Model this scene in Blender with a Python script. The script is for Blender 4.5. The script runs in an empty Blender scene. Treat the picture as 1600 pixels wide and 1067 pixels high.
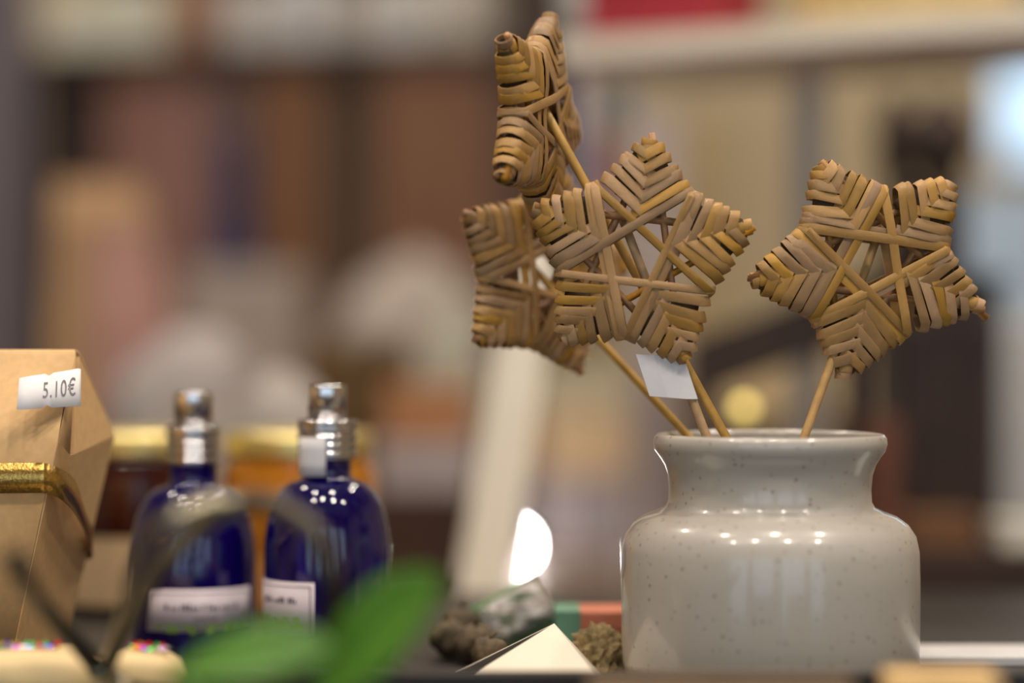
import bpy, bmesh, math, random
from mathutils import Vector, Matrix, noise

sc = bpy.context.scene
C = sc.collection
PI = math.pi

# ------------------------------------------------------------------ camera
F = 3778.0            # focal length in pixels of the 1600x1067 frame (85 mm on full frame)
CZ = 1.20             # camera height
cam = bpy.data.cameras.new('camera')
cam.lens = 85.0; cam.sensor_width = 36.0; cam.sensor_fit = 'HORIZONTAL'
cam.dof.use_dof = True; cam.dof.focus_distance = 0.99; cam.dof.aperture_fstop = 1.8
cam.clip_start = 0.05
cam_o = bpy.data.objects.new('camera', cam); C.objects.link(cam_o)
cam_o.location = (0, 0, CZ); cam_o.rotation_euler = (PI/2, 0, 0)
sc.camera = cam_o

# ------------------------------------------------------------------ world (daylight from the open shop front)
w = bpy.data.worlds.new('daylight'); sc.world = w; w.use_nodes = True
bg = w.node_tree.nodes['Background']
bg.inputs[0].default_value = (0.66, 0.83, 1.0, 1); bg.inputs[1].default_value = 1.5

# ------------------------------------------------------------------ ceiling spotlights
def spot(x, y, e, col=(1.0, .89, .76), size=.11):
    L = bpy.data.lights.new('ceiling_spot', 'AREA'); L.shape = 'DISK'; L.size = size
    L.energy = e; L.color = col
    o = bpy.data.objects.new('ceiling_spot', L); C.objects.link(o)
    o.location = (x, y, 2.66)
SPOT = .39
for (x, y, e) in ((-.75, .1, 13), (-.25, .15, 13), (.35, .1, 15), (.95, .2, 15),
                  (-.55, .85, 11), (.15, .8, 12), (.75, .9, 13),
                  (-.9, 1.7, 13), (.0, 1.75, 12), (.8, 1.6, 14), (-.4, 2.45, 12), (.6, 2.5, 12)):
    spot(x, y, e*SPOT)

sc.view_settings.view_transform = 'Standard'; sc.view_settings.look = 'None'
sc.view_settings.gamma = 1.0; sc.view_settings.use_curve_mapping = False
sc.view_settings.exposure = 0.22

# ------------------------------------------------------------------ helpers
def P(px, py, d):
    """world point seen at pixel (px,py) of the 1600x1067 photo, d metres in front of the lens"""
    return Vector(((px-800)/F*d, d, CZ+(533.5-py)/F*d))
def Z(py, d): return CZ+(533.5-py)/F*d
def X(px, d): return (px-800)/F*d

MATS = {}
def lin(c):
    return tuple(((v/255)/12.92 if v/255 <= .04045 else ((v/255+.055)/1.055)**2.4) for v in c)
def mat(name, col, rough=.6, metal=0., var=.12, scale=40., bump=.0, trans=0., ior=1.45, coat=0., emit=None, es=0., objrand=0., sss=0., stretch=(1,1,1), coord='Object', spec=.5, alpha=1.):
    if name in MATS: return MATS[name]
    m = bpy.data.materials.new(name); m.use_nodes = True
    nt = m.node_tree; b = nt.nodes['Principled BSDF']
    c = lin(col)
    tc = nt.nodes.new('ShaderNodeTexCoord'); mp = nt.nodes.new('ShaderNodeMapping'); mp.inputs['Scale'].default_value = stretch
    nt.links.new(tc.outputs[coord], mp.inputs['Vector'])
    nz = nt.nodes.new('ShaderNodeTexNoise'); nz.inputs['Scale'].default_value = scale; nz.inputs['Detail'].default_value = 4
    nt.links.new(mp.outputs[0], nz.inputs['Vector'])
    cr = nt.nodes.new('ShaderNodeValToRGB')
    cr.color_ramp.elements[0].position = .3; cr.color_ramp.elements[1].position = .7
    cr.color_ramp.elements[0].color = tuple(v*(1-var) for v in c)+(1,)
    cr.color_ramp.elements[1].color = tuple(min(1, v*(1+var)) for v in c)+(1,)
    nt.links.new(nz.outputs['Fac'], cr.inputs['Fac'])
    out = cr.outputs['Color']
    if objrand:
        oi = nt.nodes.new('ShaderNodeObjectInfo')
        hs = nt.nodes.new('ShaderNodeHueSaturation')
        mr = nt.nodes.new('ShaderNodeMapRange'); mr.inputs['To Min'].default_value = 1-objrand; mr.inputs['To Max'].default_value = 1+objrand
        nt.links.new(oi.outputs['Random'], mr.inputs['Value']); nt.links.new(mr.outputs[0], hs.inputs['Value'])
        mu = nt.nodes.new('ShaderNodeMath'); mu.operation = 'MULTIPLY_ADD'; mu.inputs[1].default_value = 7.31; mu.inputs[2].default_value = .2
        fr = nt.nodes.new('ShaderNodeMath'); fr.operation = 'FRACT'
        m2 = nt.nodes.new('ShaderNodeMapRange'); m2.inputs['To Min'].default_value = .8; m2.inputs['To Max'].default_value = 1.12
        nt.links.new(oi.outputs['Random'], mu.inputs[0]); nt.links.new(mu.outputs[0], fr.inputs[0]); nt.links.new(fr.outputs[0], m2.inputs['Value'])
        nt.links.new(m2.outputs[0], hs.inputs['Saturation'])
        m3 = nt.nodes.new('ShaderNodeMapRange'); m3.inputs['To Min'].default_value = .493; m3.inputs['To Max'].default_value = .503
        nt.links.new(fr.outputs[0], m3.inputs['Value']); nt.links.new(m3.outputs[0], hs.inputs['Hue'])
        nt.links.new(out, hs.inputs['Color']); out = hs.outputs['Color']
    nt.links.new(out, b.inputs['Base Color'])
    b.inputs['Roughness'].default_value = rough; b.inputs['Metallic'].default_value = metal
    b.inputs['Transmission Weight'].default_value = trans; b.inputs['IOR'].default_value = ior
    b.inputs['Coat Weight'].default_value = coat; b.inputs['Coat Roughness'].default_value = .05
    b.inputs['Specular IOR Level'].default_value = spec
    if alpha < 1: b.inputs['Alpha'].default_value = alpha
    if sss: b.inputs['Subsurface Weight'].default_value = sss; b.inputs['Subsurface Scale'].default_value = .004
    if emit:
        b.inputs['Emission Color'].default_value = lin(emit)+(1,); b.inputs['Emission Strength'].default_value = es
    if bump:
        bp = nt.nodes.new('ShaderNodeBump'); bp.inputs['Strength'].default_value = bump; bp.inputs['Distance'].default_value = .001
        nt.links.new(nz.outputs['Fac'], bp.inputs['Height']); nt.links.new(bp.outputs[0], b.inputs['Normal'])
    MATS[name] = m
    return m

def thing(name, label, cat, loc=(0, 0, 0), rotz=0., group=None):
    o = bpy.data.objects.new(name, None); C.objects.link(o); o.empty_display_size = .01
    o.location = loc; o.rotation_euler = (0, 0, rotz)
    tag(o, label, cat, group); return o
def tag(o, label, cat, group=None):
    o['label'] = label; o['category'] = cat
    if group: o['group'] = group
    return o
def struct(o): o['kind'] = 'structure'; return o
def mk(name, verts, faces, m, parent=None, smooth=False, off=None, label=None, uv=None):
    """one mesh object; with off given, verts are in world coordinates and off is the parent's base"""
    me = bpy.data.meshes.new(name)
    if off is not None: verts = [Vector(v)-Vector(off) for v in verts]
    me.from_pydata([tuple(v) for v in verts], [], faces)
    me.materials.append(m)
    if smooth: me.polygons.foreach_set('use_smooth', [True]*len(me.polygons))
    if uv:
        l = me.uv_layers.new(name='UVMap')
        for lp in me.loops: l.data[lp.index].uv = uv[lp.vertex_index]
    me.update()
    bm = bmesh.new(); bm.from_mesh(me); bmesh.ops.recalc_face_normals(bm, faces=bm.faces); bm.to_mesh(me); bm.free()
    o = bpy.data.objects.new(name, me); C.objects.link(o)
    if parent: o.parent = parent
    if label: o['label'] = label
    return o
def box(name, x0, x1, y0, y1, z0, z1, m, parent=None, bev=.0, taper=1., seg=2):
    bm = bmesh.new()
    r = bmesh.ops.create_cube(bm, size=1)
    cx, cy = (x0+x1)/2, (y0+y1)/2
    for v in bm.verts:
        t = taper if v.co.z > 0 else 1.
        v.co = Vector((cx+v.co.x*(x1-x0)*t, cy+v.co.y*(y1-y0)*t, z0+(v.co.z+.5)*(z1-z0)))
    if bev: bmesh.ops.bevel(bm, geom=bm.edges[:], offset=bev, segments=seg, affect='EDGES', profile=.6)
    me = bpy.data.meshes.new(name); bm.to_mesh(me); bm.free(); me.materials.append(m)
    o = bpy.data.objects.new(name, me); C.objects.link(o)
    if parent: o.parent = parent
    return o
def lathe(name, prof, m, parent=None, seg=48, loc=(0, 0, 0), closed=False):
    vs, fs = [], []
    n = len(prof)
    for k in range(seg):
        a = 2*PI*k/seg
        for (r, z) in prof: vs.append((loc[0]+r*math.cos(a), loc[1]+r*math.sin(a), loc[2]+z))
    for k in range(seg):
        k2 = (k+1) % seg
        for i in range(n-1): fs.append((k*n+i, k2*n+i, k2*n+i+1, k*n+i+1))
    o = mk(name, vs, fs, m, parent, True)
    bm = bmesh.new(); bm.from_mesh(o.data); bmesh.ops.remove_doubles(bm, verts=bm.verts, dist=1e-6)
    bmesh.ops.recalc_face_normals(bm, faces=bm.faces); bm.to_mesh(o.data); bm.free()
    return o
def tube(name, pts, rad, m, parent=None, seg=10, off=None):
    pts = [Vector(p) for p in pts]; vs, fs = [], []
    if not hasattr(rad, '__len__'): rad = [rad]*len(pts)
    ref = Vector((.3, .2, .93)).normalized()
    for i, p in enumerate(pts):
        t = (pts[min(i+1, len(pts)-1)]-pts[max(i-1, 0)]).normalized()
        a = t.cross(ref); a = a.normalized() if a.length > .1 else t.orthogonal().normalized()
        b = t.cross(a)
        for k in range(seg):
            an = 2*PI*k/seg
            vs.append(p+a*math.cos(an)*rad[i]+b*math.sin(an)*rad[i])
    for i in range(len(pts)-1):
        for k in range(seg):
            fs.append((i*seg+k, i*seg+(k+1) % seg, (i+1)*seg+(k+1) % seg, (i+1)*seg+k))
    fs.append(tuple(range(seg))); fs.append(tuple(range((len(pts)-1)*seg, len(pts)*seg)))
    return mk(name, vs, fs, m, parent, True, off)
def strip(name, pts, nrm, width, h, m, parent=None, closed=False, off=None, wscale=None, lean=None, la=0.):
    """a flat strand with a softly domed section swept along pts; nrm = surface normals"""
    sec = ((-.49, -.8), (-.5, .45), (-.43, .9), (0, 1.2), (.43, .9), (.5, .45), (.49, -.8))
    n = len(pts); s = len(sec); vs, fs, uv = [], [], []
    L = 0.
    for i, p in enumerate(pts):
        a, b = (pts[(i-1) % n], pts[(i+1) % n]) if closed else (pts[max(i-1, 0)], pts[min(i+1, n-1)])
        t = (b-a).normalized(); nn = nrm[i]-t*nrm[i].dot(t); nn.normalize(); wd = t.cross(nn)
        if i: L += (p-pts[i-1]).length
        ww = width*(wscale[i] if wscale else 1)
        for (u, v) in sec:
            tl = (la*u*(1 if wd.dot(lean) > 0 else -1)) if lean is not None else 0.
            vs.append(p+wd*(u*ww)+nn*(v*h+tl)); uv.append((L*100, u))
    for i in range(n if closed else n-1):
        j = (i+1) % n
        for k in range(s): fs.append((i*s+k, i*s+(k+1) % s, j*s+(k+1) % s, j*s+k))
    if not closed:
        fs.append(tuple(range(s))); fs.append(tuple(range((n-1)*s, n*s)))
    o = mk(name, vs, fs, m, parent, True, off, uv=uv); o.data.set_sharp_from_angle(angle=math.radians(50)); return o
def bez(pts, n=24):
    """Catmull-Rom through pts"""
    pts = [Vector(p) for p in pts]; out = []
    q = [pts[0]*2-pts[1]]+pts+[pts[-1]*2-pts[-2]]
    segs = len(pts)-1
    for i in range(n+1):
        u = i/n*segs; k = min(int(u), segs-1); t = u-k
        a, b, c, d = q[k], q[k+1], q[k+2], q[k+3]
        out.append(.5*((2*b)+(c-a)*t+(2*a-5*b+4*c-d)*t*t+(3*b-a-3*c+d)*t**3))
    return out
def text_mesh(name, body, size, m, parent, mw, extrude=.00005, shear=0.):
    cu = bpy.data.curves.new('lettering', 'FONT'); cu.body = body; cu.size = size; cu.extrude = extrude; cu.shear = shear; cu.space_character = 1.12
    to = bpy.data.objects.new('lettering_tmp', cu); C.objects.link(to)
    dg = bpy.context.evaluated_depsgraph_get(); dg.update()
    me = bpy.data.meshes.new_from_object(to.evaluated_get(dg))
    bpy.data.objects.remove(to); me.name = name; me.materials.clear(); me.materials.append(m)
    for v in me.vertices: v.co = mw(v.co)
    o = bpy.data.objects.new(name, me); C.objects.link(o); o.parent = parent
    return o

# ------------------------------------------------------------------ materials
straw = mat('straw', (172, 131, 72), .36, var=.22, scale=9, bump=.35, objrand=.30, stretch=(.35, 7, 1), coord='UV')
twigm = mat('twig', (168, 118, 58), .45, var=.2, scale=300, bump=.2, objrand=.15)
corem = mat('inner_straw', (74, 53, 29), .7, var=.35, scale=500, bump=.4)
stemm = mat('stem_wood', (186, 146, 84), .5, var=.15, scale=220, bump=.15, objrand=.08)
kraft = mat('kraft_paper', (214, 174, 122), .75, var=.07, scale=260, bump=.12)
goldm = mat('gold_ribbon', (206, 168, 92), .28, metal=1., var=.18, scale=900, bump=.2)
paperw = mat('white_paper', (226, 222, 224), .7, var=.03, scale=120)
inkm = mat('grey_ink', (122, 118, 122), .8, var=.25, scale=900)
inkd = mat('dark_ink', (70, 62, 66), .8, var=.2, scale=900)
chrome = mat('chrome', (222, 220, 222), .12, metal=1., var=.03, scale=50)
bluegl = mat('cobalt_glass', (26, 8, 132), .05, var=.1, scale=20, trans=.75, ior=1.45, coat=.6)
darkw = mat('dark_wood', (96, 76, 66), .5, var=.3, scale=14, bump=.1, stretch=(1, 6, 6))
darkw2 = mat('dark_wood_plain', (58, 42, 34), .6, var=.3, scale=14, stretch=(6, 6, 1))
tablem = mat('black_table', (44, 40, 38), .45, var=.25, scale=25)
whitep = mat('white_paint', (226, 216, 200), .5, var=.04, scale=30)
amber = mat('amber_honey', (212, 134, 30), .08, var=.12, scale=30, trans=.3, coat=.5)
redjam = mat('dark_red_jam', (58, 14, 10), .08, var=.2, scale=30, trans=.15, coat=.5)
lidm = mat('gold_lid', (250, 230, 156), .34, metal=1., var=.05, scale=60)

# speckled glaze
m = bpy.data.materials.new('speckled_glaze'); m.use_nodes = True; nt = m.node_tree; b = nt.nodes['Principled BSDF']
tc = nt.nodes.new('ShaderNodeTexCoord')
vo = nt.nodes.new('ShaderNodeTexVoronoi'); vo.inputs['Scale'].default_value = 330
n1 = nt.nodes.new('ShaderNodeTexNoise'); n1.inputs['Scale'].default_value = 60; n1.inputs['Detail'].default_value = 2
n2 = nt.nodes.new('ShaderNodeTexNoise'); n2.inputs['Scale'].default_value = 14; n2.inputs['Detail'].default_value = 3
for q in (vo, n1, n2): nt.links.new(tc.outputs['Object'], q.inputs['Vector'])
r1 = nt.nodes.new('ShaderNodeMapRange'); r1.inputs['From Min'].default_value = .10; r1.inputs['From Max'].default_value = .34; r1.inputs['To Min'].default_value = 1; r1.inputs['To Max'].default_value = 0
nt.links.new(vo.outputs['Distance'], r1.inputs['Value'])
sx = nt.nodes.new('ShaderNodeSeparateColor'); nt.links.new(vo.outputs['Color'], sx.inputs[0])
r2 = nt.nodes.new('ShaderNodeMapRange'); r2.inputs['From Min'].default_value = .5; r2.inputs['From Max'].default_value = .9; nt.links.new(sx.outputs[0], r2.inputs['Value'])
mm = nt.nodes.new('ShaderNodeMath'); mm.operation = 'MULTIPLY'; nt.links.new(r1.outputs[0], mm.inputs[0]); nt.links.new(r2.outputs[0], mm.inputs[1])
m2_ = nt.nodes.new('ShaderNodeMath'); m2_.operation = 'MULTIPLY'; m2_.inputs[1].default_value = .7; nt.links.new(mm.outputs[0], m2_.inputs[0])
cr = nt.nodes.new('ShaderNodeValToRGB'); cr.color_ramp.elements[0].color = lin((178, 171, 163))+(1,); cr.color_ramp.elements[1].color = lin((198, 190, 178))+(1,)
nt.links.new(n2.outputs['Fac'], cr.inputs['Fac'])
mx = nt.nodes.new('ShaderNodeMixRGB'); mx.inputs[2].default_value = lin((112, 86, 62))+(1,)
nt.links.new(cr.outputs[0], mx.inputs[1]); nt.links.new(m2_.outputs[0], mx.inputs[0]); nt.links.new(mx.outputs[0], b.inputs['Base Color'])
b.inputs['Roughness'].default_value = .32; b.inputs['Coat Weight'].default_value = .7; b.inputs['Coat Roughness'].default_value = .09
glaze = m

# ------------------------------------------------------------------ room shell
wallm = mat('plaster', (190, 172, 140), .85, var=.05, scale=8)
floorm = mat('floor_boards', (96, 82, 70), .5, var=.2, scale=6, stretch=(1, 8, 1))
ceilm = mat('ceiling_paint', (212, 206, 196), .85, var=.03, scale=5)
WX = 2.2; YB = 3.3; YF = -1.6; HC = 2.7
struct(box('floor', -WX, WX, YF, YB+.1, -.05, 0, floorm))
struct(box('ceiling', -WX, WX, YF, YB+.1, HC, HC+.05, ceilm))
struct(box('wall_left', -WX-.08, -WX, YF, YB+.1, 0, HC, wallm))
struct(box('wall_right', WX, WX+.08, YF, YB+.1, 0, HC, wallm))
fp_ = bpy.data.objects.new('wall_front', None); C.objects.link(fp_); struct(fp_); fp_.location = (0, YF, 0)
for (a, b_) in ((-WX, -1.75), (-.95, -.75), (-.05, .22), (1.0, 1.25), (1.9, WX)):
    box('unseen_front_pillar', a, b_, 0, .12, 0, HC, wallm, fp_)  # unseen; put in to give the vase dark reflection bands
box('unseen_front_sill', -WX, WX, 0, .12, 0, .65, wallm, fp_); box('unseen_front_fascia', -WX, WX, 0, .12, 2.0, HC, wallm, fp_)  # unseen; opening narrowed to hold back the daylight fill
# back wall with a window opening on the right
wx0, wx1, wz0, wz1 = X(1540, YB), X(1540, YB)+.5, Z(272, YB), Z(80, YB)
vs = []; 
wb = box('wall_back', -WX, wx0, YB, YB+.08, 0, HC, wallm); struct(wb)
box('wall_pier', wx1, WX, YB, YB+.08, 0, HC, wallm, wb)
box('wall_below_window', wx0, wx1, YB, YB+.08, 0, wz0, wallm, wb)
box('wall_above_window', wx0, wx1, YB, YB+.08, wz1, HC, wallm, wb)
win = bpy.data.objects.new('window_1', None); C.objects.link(win); struct(win); win.location = (wx0, YB, wz0)
fr = mat('window_frame_paint', (150, 132, 108), .5)
for (a, b_, c_, d_) in ((0, .02, 0, wz1-wz0), (wx1-wx0-.02, wx1-wx0, 0, wz1-wz0)):
    box('window_stile', a, b_, -.01, .04, c_, d_, fr, win)
for zc in (0, wz1-wz0-.02):
    box('glazing_bar', .02, wx1-wx0-.02, -.01, .03, zc, zc+.02, fr, win)
glassm = mat('window_glass', (235, 245, 250), .02, trans=1., var=0, ior=1.05)
box('pane', .02, wx1-wx0-.02, .008, .012, .01, wz1-wz0-.01, glassm, win)

# ------------------------------------------------------------------ tables
ZT = CZ-.139          # display table top
ZB = CZ-.21          # rear counter top
Z0LIP = (1050-533.5)/F*.90
t = thing('display_table', 'dark display table carrying the speckled vase and the blue bottles', 'table', (0, 1.0, 0))
box('tabletop', -.75, .75, -.32, .34, ZT-.025, ZT, tablem, t, .002)
for sx_ in (-.68, .68):
    for sy_ in (-.26, .28): box('leg', sx_-.025, sx_+.025, sy_-.025, sy_+.025, 0, ZT-.025, tablem, t, .003)
box('front_lip', -.115, .75, -.105, -.095, ZT, CZ-Z0LIP, tablem, t, .001)
box('apron', -.66, .66, -.27, -.25, ZT-.09, ZT-.025, tablem, t)
t = thing('rear_counter', 'long dark brown wooden counter behind the display table', 'counter', (0, 2.1, 0))
box('countertop', -1.5, 1.5, -.72, .78, ZB-.03, ZB, darkw, t, .003)
box('front_panel', -1.46, 1.46, -.69, -.66, .0, ZB-.03, darkw2, t)
for sx_ in (-1.45, 1.45): box('side_panel', sx_-.02, sx_+.02, -.66, .74, 0, ZB-.03, darkw2, t)

# ------------------------------------------------------------------ vase
VX, VY = X(1203, 1.0), 1.0
pr = [(0, 1050), (150, 1050), (215, 1040), (221, 985), (222, 900), (218, 850), (205, 824), (180, 812), (158, 803), (150, 790), (147, 760), (150, 735), (162, 712), (168, 697), (169, 684),
      (173, 677.5), (177, 678), (181, 684), (182, 693), (179, 704), (172, 713), (164, 726), (159, 742), (157, 765), (158, 783), (163, 792), (178, 799), (197, 806), (214, 818), (226, 836), (231, 860), (232.5, 900), (232, 985), (230.5, 1030), (227, 1048), (218, 1057.5), (0, 1058)]
vase = thing('speckled_vase', 'squat off-white speckled ceramic vase holding the four straw stars', 'vase', (VX, VY, ZT))
def yz(y): return (533.5-y)/F+.139
pp = [(r/F, yz(y)) for r, y in pr]
i_split = 16
vb = lathe('body', pp, glaze, vase, 96)
clear = mat('pale_patch_film', (215, 212, 216), .15, var=.02, alpha=.55)
# round pale translucent patch on the vase's left flank
vs, fs = [], []
n = 18; a0 = math.radians(184)
for ring in (0., .55, 1.):
    for k in range(n):
        an = 2*PI*k/n; du, dz = math.cos(an)*.0082*ring, math.sin(an)*.0085*ring
        rr = .0619; vs.append((rr*math.cos(a0+du/rr), rr*math.sin(a0+du/rr), yz(868)+dz))
for r_ in range(2):
    for k in range(n): fs.append((r_*n+k, r_*n+(k+1) % n, (r_+1)*n+(k+1) % n, (r_+1)*n+k))
st = mk('pale_patch', vs, fs, clear, vase, True, label='small pale translucent round patch')

# ------------------------------------------------------------------ straw stars
def star(label, center, yaw, roll_tips, seed, entry, notch=.70, thick=.115, pitch=0., flag=None, tailkink=None, wpx=17.5, behind=1., reach=.5, ext=None):
    """center: world point; yaw: turn of the star's face about the vertical; roll_tips: [(angle deg, radius m)] counter-clockwise;
       entry: world point where the stem passes the vase's mouth"""
    rng = random.Random(seed)
    R3 = Matrix.Rotation(yaw, 3, 'Z') @ Matrix.Rotation(pitch, 3, 'X')
    U = R3 @ Vector((1, 0, 0)); V = R3 @ Vector((0, 0, 1)); N = R3 @ Vector((0, -1, 0))
    Rm = sum(r for a, r in roll_tips)/5
    # stem foot: carry on from star to entry until close to the vase floor
    top = center-N*(thick*Rm*.95*behind)
    dr = (entry-top).normalized(); top = top-dr*Rm*reach
    foot = entry+dr*((ZT+.010-entry.z)/dr.z)
    root = thing('straw_star', label, 'star ornament', foot, 0, 'straw stars on sticks in the vase')
    off = foot
    w3 = lambda u, v, z: center+U*u+V*v+N*z
    tips = [(math.radians(a), r) for a, r in roll_tips]
    def notch_pt(i):
        a1, r1 = tips[i]; a2, r2 = tips[(i+1) % 5]
        if a2 < a1: a2 += 2*PI
        am = (a1+a2)/2; rn = notch*(r1+r2)/2
        return Vector((rn*math.cos(am), rn*math.sin(am)))
    nts = [notch_pt(i) for i in range(5)]        # nts[i] lies between tip i and i+1
    T0 = thick*Rm
    wd = wpx/177*Rm
    h = .00030
    for i in range(5):
        a, r = tips[i]
        ev = Vector((math.cos(a), math.sin(a))); eu = Vector((-ev.y, ev.x))   # eu: counter-clockwise side
        NL = Vector((nts[i].dot(eu), nts[i].dot(ev))); NR = Vector((nts[i-1].dot(eu), nts[i-1].dot(ev)))
        e = .064*Rm
        def edge(s, v):       # half width on side s at height v
            Q = NL if s > 0 else NR
            tt = max(0, min(1.0, (v-Q.y)/(r-Q.y)))
            return abs(Q.x)*(1-tt)+e*tt
        def T(v):
            tt = max(0, min(1, (v-.45*r)/(.55*r))); return T0*(1-.28*tt)
        def loc(u, v, z): q = eu*u+ev*v; return w3(q.x, q.y, z)
        # dark inner winding
        vs, fs = [], []
        prof_v = [.50*r, .62*r, .74*r, .86*r, .95*r]
        for v in prof_v:
            hl, hr, tz = edge(1, max(v, NL.y))*.80*(1 if v > .6*r else .75), edge(-1, max(v, NR.y))*.80*(1 if v > .6*r else .75), T(v)*.70
            for (u, z) in ((hl, 0), (hl*.8, tz*.8), (0, tz), (-hr*.8, tz*.8), (-hr, 0), (-hr*.8, -tz*.8), (0, -tz), (hl*.8, -tz*.8)):
                vs.append(loc(u, v, z))
        for k in range(len(prof_v)-1):
            for j in range(8): fs.append((k*8+j, k*8+(j+1) % 8, (k+1)*8+(j+1) % 8, (k+1)*8+j))
        fs.append(tuple(range(8))); fs.append(tuple(range(len(vs)-8, len(vs))))
        mk('inner_winding', vs, fs, corem, root, True, off)
        # herringbone strands, from the tip inward
        sp = wd*1.20
        vap0 = (NL.y+NR.y)/2-(abs(NL.x)+abs(NR.x))/2*math.tan(math.radians(36))   # apex of the innermost chords
        nlev = int((r*.90-(vap0+sp))/sp)+1
        for k in range(1, nlev+1):
            for s in (1, -1):
                vk = vap0+sp*(k+(.06 if s < 0 else 0))+rng.uniform(-.10, .10)*wd
                tk = max(0., (k-(nlev-2))/3.)
                phi = math.radians(36+rng.uniform(-5, 5)-10*tk)
                tn = math.tan(phi)
                ww = wd*rng.uniform(.74, .99)*(1-.10*tk)
                # edge point
                ue = .03
                for _ in range(30): ue = edge(s, vk+ue*tn)*.5+ue*.5
                ue = max(ue-.0004, .0022)
                lift = (nlev-k)*.00012+(.00018 if s < 0 else 0)+rng.uniform(0, .0003)
                tail = min(wd*.75, ue*.8)
                pts, nr = [], []
                us = [-tail, -tail*.35, 0, ue*.35, ue*.7, ue*.93]
                def zz(u, v):
                    q = abs(u)/max(ue, 1e-4) if u > 0 else 0
                    return T(v)*(1-.22*q*q)+lift-(.0010*(min(1, -u/tail)) if u < 0 else 0)
                front = [(u, vk+u*tn) for u in us]
                for (u, v) in front:
                    q = max(0, u/ue)
                    pts.append(loc(s*u, v, zz(u, v))); nr.append((N+ (U*(eu.x*s)+V*(eu.y*s))*.5*q*q).normalized())
                ve = vk+ue*tn; Te = T(ve); O = (U*(eu.x*s)+V*(eu.y*s))
                pts.append(loc(s*(ue+lift+.0006), ve+.0002, Te*.45)); nr.append((O+N*.6).normalized())
                pts.append(loc(s*(ue+lift+.0011), ve+.0003, 0)); nr.append(O)
                pts.append(loc(s*(ue+lift+.0006), ve+.0002, -Te*.45)); nr.append((O-N*.6).normalized())
                for (u, v) in reversed(front):
                    q = max(0, u/ue)
                    pts.append(loc(s*u, v, -zz(u, v))); nr.append((-N+O*.5*q*q).normalized())
                strip('strand', pts, nr, ww, h, straw, root, off=off, lean=-(U*ev.x+V*ev.y), la=.0011)
        # wraps around the very tip
        for q, (vv, sc_) in enumerate(((.905, 1.06), (.965, .92))):
            pts, nr = [], []
            v0 = vv*r+rng.uniform(-.3, .3)*.001; tilt = rng.uniform(-.25, .25)
            rx, rz = e*sc_, T(r)*.72*sc_
            for k in range(12):
                an = 2*PI*k/12
                u, z = rx*1.12*math.cos(an), rz*1.12*math.sin(an)
                pts.append(loc(u, v0+u*tilt, z))
                d = eu*math.cos(an); nr.append((U*d.x+V*d.y+N*math.sin(an)).normalized())
            strip('tip_wrap', pts, nr, wd*rng.uniform(.8, .95), h, straw, root, closed=True, off=off)
    # frame twigs, tip to tip
    for i in range(5):
        (a1, r1), (a2, r2) = tips[i], tips[(i+2) % 5]
        p1 = Vector((math.cos(a1), math.sin(a1)))*(r1*.99); p2 = Vector((math.cos(a2), math.sin(a2)))*(r2*.99)
        dd = (p2-p1).normalized(); per = Vector((-dd.y, dd.x))
        ex1, ex2 = rng.uniform(.0, .0025), rng.uniform(.0, .003)
        if ext == i: ex1 = .0065
        p1 = p1-dd*ex1+per*.0012; p2 = p2+dd*ex2-per*.0012
        rr = .034*Rm*rng.uniform(.9, 1.1)
        pts = []
        for k in range(7):
            t_ = k/6; q = p1.lerp(p2, t_); zz_ = T0*.40*math.cos(PI*t_*1.0)*(1 if i % 2 else -1)*.7
            pts.append(w3(q.x, q.y, zz_))
        tube('frame_twig', pts, rr, twigm, root, 8, off)
    # long crossing strands, notch to notch, woven over and under
    for lay in (0, 1):
        for i in range(5):
            A, B = nts[i], nts[(i+2) % 5]
            if lay:
                # second, outer lay: pushed towards the tip between the two notches' middle
                if rng.random() < .35: continue
                mid = (nts[(i+1) % 5]).normalized()*(wd*rng.uniform(.75, 1.0))
                A = A+mid*.75; B = B+mid*.75
            dd = (B-A).normalized(); per = Vector((-dd.y, dd.x))
            A = A+per*rng.uniform(-.0008, .0008); B = B+per*rng.uniform(-.0008, .0008)
            Ln = (B-A).length; Tn = T0*1.0+.0012-(.0009 if lay else 0)
            pts, nr = [], []; nn = 9
            for sgn in (1, -1):
                for k in range(nn):
                    t_ = k/(nn-1) if sgn > 0 else 1-k/(nn-1)
                    t_ = .02+.96*t_
                    q = A+dd*(Ln*t_)
                    zz_ = Tn*(1-.20*(2*abs(t_-.5))**3)+.0007*math.sin(t_*PI*3+i*2.4)
                    if sgn < 0: q = q+per*(.0008*math.sin(i*3.1))
                    pts.append(w3(q.x, q.y, sgn*zz_)); nr.append((N*sgn+(U*dd.x+V*dd.y)*(.7*(2*(t_-.5))**3)).normalized())
                E = (B if sgn > 0 else A); o_ = dd*sgn
                q = E+o_*.0012
                for zf in (.5, 0, -.5):
                    pts.append(w3(q.x+o_.x*(.0006 if zf == 0 else 0), q.y+o_.y*(.0006 if zf == 0 else 0), zf*sgn*T0)); nr.append((U*o_.x+V*o_.y+N*zf*sgn).normalized())
            strip('crossing_strand', pts, nr, wd*rng.uniform(.66, .86), h, straw, root, closed=True, off=off)
    # stem
    sp_ = [top.lerp(entry, k/6) for k in range(7)]+[entry.lerp(foot, .5), foot]
    so = tube('stem', sp_, .00185, stemm, root, 10, off)
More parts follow.
